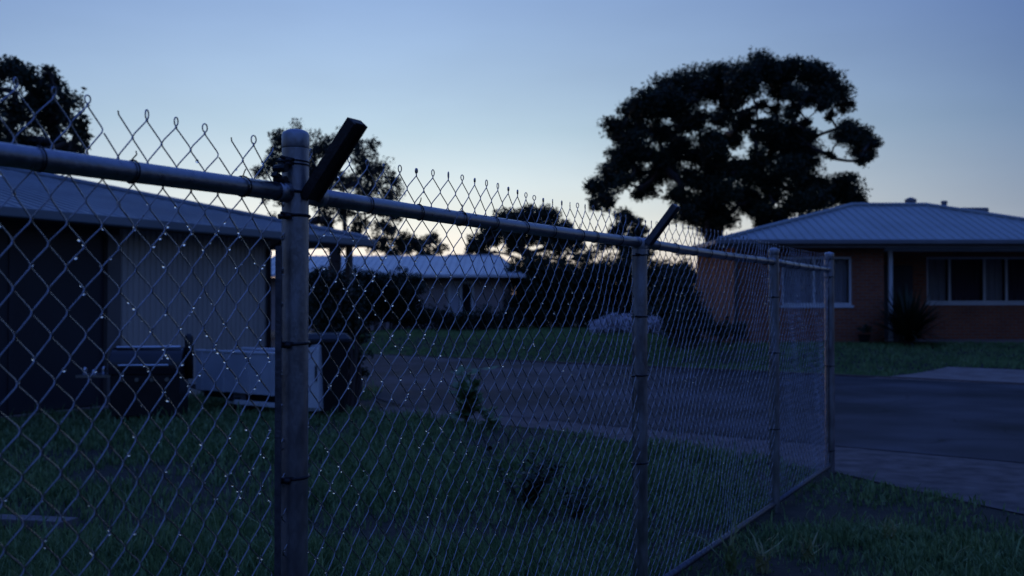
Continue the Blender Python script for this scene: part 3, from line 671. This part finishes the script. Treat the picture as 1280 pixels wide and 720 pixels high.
# pale flowering shrub on the far lawn
M['petal']=mat('pale_petals',(.66,.62,.68),.7,0,.2,3,col2=(.82,.80,.84))
def pale_shrub():
    rr=random.Random(2); bx=[]
    for k in range(40):
        u=rr.uniform(-1,1); px=785+38*u; top=393+13*u*u; bx.append((px,rr.uniform(top+2,411),rr.uniform(5,9),33.5+rr.uniform(-.5,.5)))
    shrub('flowering_shrub','low pale flowering shrub on the lawn beyond the road, behind the second tall post',bx,.11,14,M['petal'],'shrub',5)
pale_shrub()

# ------------------------------------------------------------------ weeds in the near lawn
def broad_plant(name,label,X,Y,H,nl,size,m,spread,seed,stems=4):
    rd=random.Random(seed); t=thing(name,(X,Y,0),label,'plant'); st=MB(); lf=MB()
    for k in range(stems):
        az=rd.uniform(0,6.28); sp=spread*rd.uniform(.2,1); hh=H*rd.uniform(.55,1)
        pts=[Vector((X,Y,-.03))+Vector((math.cos(az)*sp*u**1.4,math.sin(az)*sp*u**1.4,hh*u)) for u in (0,.3,.6,1)]
        st.tube(pts,[.008,.007,.005,.003],5)
        for j in range(nl//stems):
            u=rd.uniform(.3,1); i=min(2,int(u*3)); p=pts[i].lerp(pts[i+1],(u*3-i) if i<2 else rd.random())
            a2=rd.uniform(0,6.28); el=rd.uniform(-.3,.8); d=Vector((math.cos(a2)*math.cos(el),math.sin(a2)*math.cos(el),math.sin(el))); s=size*rd.uniform(.6,1.2)
            w_=d.cross(Vector((0,0,1))).normalized()*s*.32; up=w_.cross(d).normalized()*s*.1
            lf.add([p,p+d*s*.35+w_*.9-up,p+d*s*.75+w_*.7-up,p+d*s,p+d*s*.75-w_*.7-up,p+d*s*.35-w_*.9-up,p+d*s*.5+up*.3],[(0,1,6),(1,2,6),(2,3,6),(3,4,6),(4,5,6),(5,0,6)])
    st.build('stem',M['leaf_weed_dark'],t); lf.build('leaves',m,t); return t
p=at(582,530,11.9); broad_plant('leafy_sapling','upright leafy sapling at the edge of the footpath behind the fence',p.x,p.y,.80,110,.20,M['leaf_weed'],.28,3)
p=at(612,530,11.9); broad_plant('low_weed','low leafy weed just right of the upright sapling by the footpath',p.x,p.y,.34,44,.15,M['leaf_weed'],.26,8)
p=at(655,640,7.2); broad_plant('tall_weed','dark straggly weed in the middle of the grass behind the fence',p.x,p.y,.58,260,.07,M['leaf_weed_dark'],.36,4,16)
p=at(720,640,6.9); broad_plant('straggly_weed','smaller dark weed just right of the tall straggly one behind the fence',p.x,p.y,.40,140,.06,M['leaf_weed_dark'],.26,6,10)
def strap_tuft(X,Y,H,n,label,seed):
    rd=random.Random(seed); t=MB()
    for i in range(n):
        az=rd.uniform(0,6.28); L=H*rd.uniform(.6,1.15); out=rd.uniform(.15,.9); s=Vector((-math.sin(az),math.cos(az),0))*.0065
        pts=[Vector((X+rd.uniform(-.03,.03),Y+rd.uniform(-.03,.03),-.01))+Vector((math.cos(az)*out*L*u*u,math.sin(az)*out*L*u*u,L*(u-.35*out*u*u))) for u in (0,.25,.5,.75,1)]
        vs=[]
        for q,w_ in zip(pts,(.7,1,1,.7,.05)): vs+=[q-s*w_,q+s*w_]
        t.add(vs,[(2*k,2*k+1,2*k+3,2*k+2) for k in range(4)])
    tag(t.build('grass_tuft',M['strap']),label,'grass tuft','long bladed tufts beside the fence foot')
p=at(912,716,5.55); strap_tuft(p.x,p.y,.32,20,'long bladed pale grass tuft nearest the bottom of the frame right of the fence',2)
p=at(950,716,5.55); strap_tuft(p.x,p.y,.27,16,'long bladed grass tuft a little right of the palest tuft',5)
p=at(1010,700,5.8); strap_tuft(p.x,p.y,.24,14,'small bladed grass tuft in the dark verge right of the fence foot',9)
p=at(1110,680,6.2); strap_tuft(p.x,p.y,.22,13,'small bladed grass tuft farthest right on the dark verge',11)

# ------------------------------------------------------------------ the chain link fence
A0=Vector((-.593,2.72,0)); U=Vector((.4857,.8741,0)); NR=Vector((.8741,-.4857,0))   # NR: towards the camera side, right
FP=lambda s,z,o=0.: A0+U*s+NR*o+Vector((0,0,z))
RZ=1.507+.300
fence=thing('chain_link_fence',FP(0,0),'galvanised chain link fence with round posts running from the foreground to the footpath','fence')
POST=[(-2.5,1.99,.037),(0,1.985,.0365),(2.52,1.83,.038),(5.12,1.91,.036),(7.05,1.965,.042)]
posts=[]
for i,(s,top,r) in enumerate(POST):
    mb=MB(); mb.smooth=True
    zs=[-.1,.3,.8,1.2,1.6,top-.045]; mb.tube([FP(s,z) for z in zs],r,28,cap=False)
    po=mb.build('post',M['galv'],fence); posts.append(po)
    cp=MB(); cp.smooth=True
    # domed cap with a short skirt
    cp.tube([FP(s,top-.055),FP(s,top-.052),FP(s,top-.018),FP(s,top-.010),FP(s,top-.004),FP(s,top)],[r*1.0,r*1.025,r*1.025,r*.93,r*.62,r*.08],28)
    cp.build('cap',M['galv'],po)
    bands=[(1.0,0),(.62,0)] if i!=1 else [(1.745,.0),(1.40,0),(1.035,0)]
    if i==1: hs=[1.895,1.885,1.81,1.745,1.398,1.035]
    elif i==2: hs=[1.745,1.44,1.15,.72]
    elif i==3: hs=[1.55,1.15,.6]
    elif i==4: hs=[1.90,1.74,.95,.2]
    else: hs=[1.6]
    for z in hs:
        tb=MB(); tb.smooth=True; tilt=Vector((rd.uniform(-.06,.06),rd.uniform(-.06,.06),1))
        if i==1 and z>1.87: tb.ring(FP(s,z),tilt,r+.0015,.0022,28,6)
        else: tb.ring(FP(s,z),tilt,r+.002,.0042,28,6)
        tb.tube([FP(s-r*.7,z,.02),FP(s-r-.03,z+.004,.008)],.0045,6)      # twisted tail
        if i in(1,4): tb.tube([FP(s-r-.014,z-.004,-.012),FP(s-r-.014,z-.004,.026)],.008,8)   # bolt
        tb.build('tie_band',M['tie'],po)
# barbed-wire arms
def arm(s,z0,mt,a,b,w,idx):
    p0=FP(s+.012,z0,.036); p1=p0+NR*a+Vector((0,0,b))
    mb=MB(); d=(p1-p0).normalized(); sx=U; sz=sx.cross(d).normalized(); t=.006
    # channel section: web and two flanges, closed at the top
    def bx(c0,c1,hx,hz,ox=0,oz=0):
        vs=[c+sx*(ox+i*hx)+sz*(oz+j*hz) for c in (c0,c1) for i,j in ((-1,-1),(1,-1),(1,1),(-1,1))]
        mb.add(vs,[(3,2,1,0),(4,5,6,7),(0,1,5,4),(1,2,6,5),(2,3,7,6),(3,0,4,7)])
    bx(p0,p1,w/2,.012); bx(p0,p1,.004,.016,-w/2-.004,0.004); bx(p0,p1,.004,.016,w/2+.004,.004)
    return mb.build('barb_arm',mt,posts[idx],bevel=.002)
arm(0,1.795,M['arm'],.165,.195,.042,1)
for i_,s_ in ((1,0),(2,2.52)):
    for k_ in (0,1):
        b0=FP(s_+.012,1.832+.03*k_,.056+.02*k_); MB().tube([b0,b0+NR*.012+Vector((0,0,.004))],.008,6).build('bolt',M['tie'],posts[i_])
arm(2.52,1.80,M['arm_galv'],.15,.185,.040,2)
# rails
rail_spans=[(-2.5,-.04),(.075,2.50),(2.56,5.09),(5.15,7.02)]
for i,(a,b) in enumerate(rail_spans):
    mb=MB(); mb.smooth=True; n=12
    sag=lambda u:-.006*math.sin(u*math.pi)
    mb.tube([FP(a+(b-a)*k/n,RZ+sag(k/n)+(0.0 if i else .0)) for k in range(n+1)],.0245,20); ro=mb.build('top_rail',M['galv_rail'],fence)
    # tie wires wrapped over the rail
    nn=int((b-a)/.26)
    for k in range(nn):
        s=a+.1+(b-a-.2)*(k+.5+rd.uniform(-.25,.25))/nn
        tw=MB(); tw.smooth=True; tw.ring(FP(s,RZ+sag((s-a)/(b-a)),.003),U+Vector((rd.uniform(-.25,.25),rd.uniform(-.25,.25),rd.uniform(-.2,.2))),.0262,.0021,18,5)
        tw.tube([FP(s,RZ+.024,.004),FP(s+rd.uniform(-.01,.01),RZ+.036,.01),FP(s+.01,RZ+.044,.004)],.0017,5)
        tw.build('tie_wire',M['tie'],ro)
    ends=[a,b]
    for e,sg in ((a,1),(b,-1)):
        cu=MB(); cu.smooth=True; cu.tube([FP(e-.004*sg,RZ),FP(e+.035*sg,RZ)],.0275,20); cu.build('rail_end',M['galv'],ro)
# bracket at the near post where the left rail meets it
mb=MB(); mb.bar(FP(-.085,RZ+.045,.0),FP(-.03,RZ+.02,.0),.02,.012); mb.tube([FP(-.07,RZ+.06,-.01),FP(-.07,RZ+.06,.03)],.011,8); mb.tube([FP(-.07,RZ+.03,-.01),FP(-.07,RZ+.03,.03)],.009,8); mb.build('clamp',M['tie'],posts[1])
for i,(a,b) in enumerate([(-2.5,-.04),(.04,2.49),(2.55,5.09),(5.15,7.02)]):
    mb=MB(); mb.smooth=True; mb.tube([FP(a,.065),FP(b,.065)],.019,16); mb.build('bottom_rail',M['arm_galv'],fence)
# tension bar on the left of the near post
mb=MB(); mb.bar(FP(-.072,.06,.006),FP(-.072,1.66,.006),.016,.007); mb.build('tension_bar',M['arm_galv'],fence)
mb=MB(); mb.bar(FP(6.98,.1,.006),FP(6.98,1.9,.006),.016,.006); mb.build('tension_bar',M['arm_galv'],fence)

# mesh of zigzag wires
W,Hd=.0825,.094; hw,hh=W/2,Hd/2; WR=.0018
ztop=1.507+.414
def wob(s,z):
    o=.014*math.sin(s*2.1+z*3.)+.009*math.sin(s*5.3-z*2.2+1)+.004*math.sin(s*13+z*9)
    ds=.006*math.sin(s*3.7+z*5.1)+.004*math.sin(s*11-z*8)
    dz=.006*math.sin(s*1.9)+.004*math.sin(s*6.1+2)+.003*math.sin(z*6+s*4)
    dz+=.028*max(0.,min(1.,(-s-.1)/.5))*max(0.,min(1.,(z-1.7)/.2))
    return ds,dz,o
def mesh_panel(sa,sb):
    V=[];Fq=[];drops=[]
    i0=int(math.ceil(sa/hw)); i1=int(math.floor(sb/hw)); rows=int((ztop-.05)/hh)
    n=5; off=.0026
    def ringpts(pts,r):
        m=len(pts); P=np.array([tuple(p) for p in pts]); d=np.empty_like(P); d[1:-1]=P[2:]-P[:-2]; d[0]=P[1]-P[0]; d[-1]=P[-1]-P[-2]
        d/=np.linalg.norm(d,axis=1)[:,None]; up=np.array(NR); x=up-d*(d@up)[:,None]; x/=np.linalg.norm(x,axis=1)[:,None]; y=np.cross(d,x)
        th=np.arange(n)*2*np.pi/n; return (P[:,None]+ (x[:,None]*np.cos(th)[None,:,None]+y[:,None]*np.sin(th)[None,:,None])*r)
    base=0
    for i in range(i0,i1):
        pts=[]
        r_=random.Random(i)
        jit=r_.uniform(-.003,.003)
        broken=(i in BROKEN)
        j0=0
        for j in range(0,rows+1):
            col=i if (i+j)%2==0 else i+1
            s=col*hw; z=ztop-j*hh
            ds,dz,o=wob(s,z); s+=ds+(.0012 if (i+j)%2==0 else -.0012); z+=dz
            # going down on one diagonal at the front, on the other at the back
            front=-1 if (i+j)%2==0 else 1
            
            # knuckle: three points giving the bend
            dirx=(1 if col==i else -1)
            pts.append(FP(s+dirx*.0035,z+.008,o-front*off)); pts.append(FP(s-dirx*.0005,z,o)); pts.append(FP(s+dirx*.0035,z-.008,o+front*off))
        if i%2==0 or True:
            if (i)%2==0: pass
        if (i%2)==0:      # top tip belongs to wires i (col i at j=0) and i-1
            pts=pts[1:]
        else: pts=pts[1:]
        if broken: pts=pts[4:]
        rp=ringpts(pts,WR); m=len(pts); V.append(rp.reshape(-1,3))
        a=np.arange(m-1)[:,None]*n+np.arange(n)[None]; b=np.arange(m-1)[:,None]*n+(np.arange(n)[None]+1)%n
        Fq.append((np.stack([a,b,b+n,a+n],2).reshape(-1,4))+base); base+=m*n
        # water drops on this wire
        for k in range(1,m-1):
            if r_.random()<DROP(pts[k]): drops.append((pts[k].lerp(pts[k+1],r_.random()),r_.uniform(.0014,.0044)))
        # closed loop at each tip
        if (i%2)==0 and not broken and (i-1) not in BROKEN:
            s=i*hw; ds,dz,o=wob(s,ztop); c=FP(s+ds,ztop+dz+.009,o); tilt=r_.uniform(-.5,.5); th_=np.linspace(0,2*np.pi,13)[:-1]
            w_=r_.uniform(.0045,.0075); h_=r_.uniform(.0085,.0115)
            kind=r_.random()
            if kind<.22: w_*=.35; h_*=.6; rr=.0035
            else: rr=WR
            loop=[c+U*(math.sin(t)*w_)+Vector((0,0,-math.cos(t)*h_))+NR*(math.sin(t)*tilt*w_) for t in th_]
            lp=np.array([tuple(q) for q in loop]); k_=len(lp); d=np.roll(lp,-1,0)-np.roll(lp,1,0); d/=np.linalg.norm(d,axis=1)[:,None]
            y=lp-lp.mean(0); y-=d*(d*y).sum(1)[:,None]; y/=np.linalg.norm(y,axis=1)[:,None]+1e-9; x=np.cross(d,y); th=np.arange(n)*2*np.pi/n
            rp=lp[:,None]+(x[:,None]*np.cos(th)[None,:,None]+y[:,None]*np.sin(th)[None,:,None])*rr
            V.append(rp.reshape(-1,3)); a=np.arange(k_)[:,None]*n+np.arange(n)[None]; b=np.arange(k_)[:,None]*n+(np.arange(n)[None]+1)%n
            a2=(a+n)%(k_*n); b2=(b+n)%(k_*n); Fq.append(np.stack([a,b,b2,a2],2).reshape(-1,4)+base); base+=k_*n
    o=npmesh('wire_mesh',np.concatenate(V),np.concatenate(Fq),M['wire'],fence,smooth=True)
    return drops
BROKEN={-7,-15}
def DROP(p):
    q=math.sin(p.x*9+p.z*13)*math.sin(p.x*5.3-p.z*8+1)+.6*math.sin(p.z*23+p.x*17)
    return DROP0(p)*max(.12,1+1.3*q)
def DROP0(p):
    # dew sits thickest on the wires around the near post and the first bay
    s=(p-A0).dot(U)
    e=math.exp(-((s-.1)/.75)**2)*.11+ (.02 if -.6<s<5.5 else .016)
    zf=1. if .8<p.z<1.75 else .22
    return e*zf*2.7
alld=[]
for a,b in ((-2.46,-.05),(-.05,2.50),(2.50,5.12),(5.12,7.0)): alld+=mesh_panel(a,b)
ico=[]; 
import bmesh
bm=bmesh.new(); bmesh.ops.create_icosphere(bm,subdivisions=2,radius=1); bm.verts.ensure_lookup_table()
iv=np.array([tuple(v.co) for v in bm.verts]); it=np.array([[v.index for v in f.verts] for f in bm.faces]); bm.free()
c=np.array([tuple(p-Vector((0,0,r*.6))) for p,r in alld]); r=np.array([r for _,r in alld])
V=(c[:,None]+iv[None]*r[:,None,None]*np.array([1,1,1.2])).reshape(-1,3); Fc=(it[None]+np.arange(len(c))[:,None,None]*len(iv)).reshape(-1,3)
tag(npmesh('dew_drops',V,Fc,M['drop'],None,smooth=True),'tiny dew drops hanging on the wires of the fence','dew',kind='stuff')
print('drops',len(alld))

# ------------------------------------------------------------------ sky and light
SUN_AZ=-14.; SUN_EL=-2.0
w=bpy.data.worlds.new('World'); sc.world=w; w.use_nodes=True; NT=w.node_tree; N=NT.nodes; L=NT.links; bg=N['Background']
sky=N.new('ShaderNodeTexSky'); sky.sky_type='NISHITA'; sky.sun_disc=False; sky.sun_elevation=R(SUN_EL); sky.sun_rotation=R(SUN_AZ)
tc=N.new('ShaderNodeTexCoord'); sx=N.new('ShaderNodeSeparateXYZ'); L.new(tc.outputs['Generated'],sx.inputs[0])
cr=N.new('ShaderNodeValToRGB'); L.new(sx.outputs[2],cr.inputs[0]); e=cr.color_ramp.elements
def stop(p,c,new=True):
    q=e.new(p) if new else None; q.color=(*c,1); return q
e[0].position=0.0; e[0].color=(.62,1.6/1,1.,1)
TINT=[(0.0,(2.85,2.75,2.6)),(.045,(1.7,1.78,1.78)),(.09,(1.27,1.43,1.52)),(.17,(.96,1.29,1.60)),(.29,(.90,1.33,2.1)),(.5,(1.2,2.2,4.5)),(1.0,(2.7,4.7,11.0))]
e[0].position=0; e[0].color=(*[v/5 for v in TINT[0][1]],1); e[1].position=1; e[1].color=(*[v/5 for v in TINT[-1][1]],1)
for p,c in TINT[1:-1]: q=e.new(p); q.color=(*[v/5 for v in c],1)
mx=N.new('ShaderNodeMixRGB'); mx.blend_type='MULTIPLY'; mx.inputs[0].default_value=1
bw=N.new('ShaderNodeRGBToBW'); L.new(sky.outputs[0],bw.inputs[0])
ds=N.new('ShaderNodeMixRGB'); ds.inputs[0].default_value=.82; L.new(sky.outputs[0],ds.inputs[1]); L.new(bw.outputs[0],ds.inputs[2])
L.new(ds.outputs[0],mx.inputs[1]); L.new(cr.outputs[0],mx.inputs[2])
# the twilight falls off away from the afterglow
az=R(SUN_AZ+8); dp=N.new('ShaderNodeVectorMath'); dp.operation='DOT_PRODUCT'; L.new(tc.outputs['Generated'],dp.inputs[0]); dp.inputs[1].default_value=(math.sin(az)*math.cos(R(6)),math.cos(az)*math.cos(R(6)),math.sin(R(6)))
mr=N.new('ShaderNodeMapRange'); mr.inputs[1].default_value=.78; mr.inputs[2].default_value=1.0; mr.inputs[3].default_value=0; mr.inputs[4].default_value=1; L.new(dp.outputs['Value'],mr.inputs[0])
fc=N.new('ShaderNodeMixRGB'); L.new(mr.outputs[0],fc.inputs[0]); fc.inputs[1].default_value=(1.8,2.3,3.6,1); fc.inputs[2].default_value=(5.1,5.0,4.9,1)
m2=N.new('ShaderNodeMixRGB'); m2.blend_type='MULTIPLY'; m2.inputs[0].default_value=1; L.new(mx.outputs[0],m2.inputs[1]); L.new(fc.outputs[0],m2.inputs[2])
# faint uneven high haze in the sky
hz=N.new('ShaderNodeTexNoise'); hz.inputs['Scale'].default_value=3.2; hz.inputs['Detail'].default_value=5
mh=N.new('ShaderNodeMapping'); mh.inputs['Scale'].default_value=(1,1,3.5); L.new(tc.outputs['Generated'],mh.inputs[0]); L.new(mh.outputs[0],hz.inputs[0])
hr=N.new('ShaderNodeMapRange'); hr.inputs[1].default_value=.3; hr.inputs[2].default_value=.7; hr.inputs[3].default_value=.95; hr.inputs[4].default_value=1.05; L.new(hz.outputs[0],hr.inputs[0])
m3=N.new('ShaderNodeMixRGB'); m3.blend_type='MULTIPLY'; m3.inputs[0].default_value=1; L.new(m2.outputs[0],m3.inputs[1]); L.new(hr.outputs[0],m3.inputs[2])
L.new(m3.outputs[0],bg.inputs[0]); bg.inputs[1].default_value=.15
sun=bpy.data.lights.new('sun','SUN'); sun.energy=.02; sun.angle=R(6); sun.color=(1,.62,.38)
so=bpy.data.objects.new('sun',sun); COL.objects.link(so); el=R(3.5); az=R(-40)
so.rotation_euler=Vector((math.sin(az)*math.cos(el),math.cos(az)*math.cos(el),math.sin(el))).to_track_quat('Z','Y').to_euler()

# ------------------------------------------------------------------ camera
cam=bpy.data.cameras.new('camera'); co=bpy.data.objects.new('camera',cam); COL.objects.link(co); sc.camera=co
co.location=(0,0,EYE); co.rotation_euler=(R(90)+math.atan(19/F),0,0)
cam.sensor_width=36; cam.lens=36*F/1280; cam.clip_start=.05; cam.clip_end=3000
cam.dof.use_dof=True; cam.dof.focus_distance=3.6; cam.dof.aperture_fstop=3.3; cam.dof.aperture_blades=0
vs=sc.view_settings; vs.view_transform='Standard'; vs.look='None'; vs.gamma=1; vs.exposure=2.74
sc.cycles.max_bounces=6; sc.cycles.transparent_max_bounces=8; sc.cycles.use_denoising=True
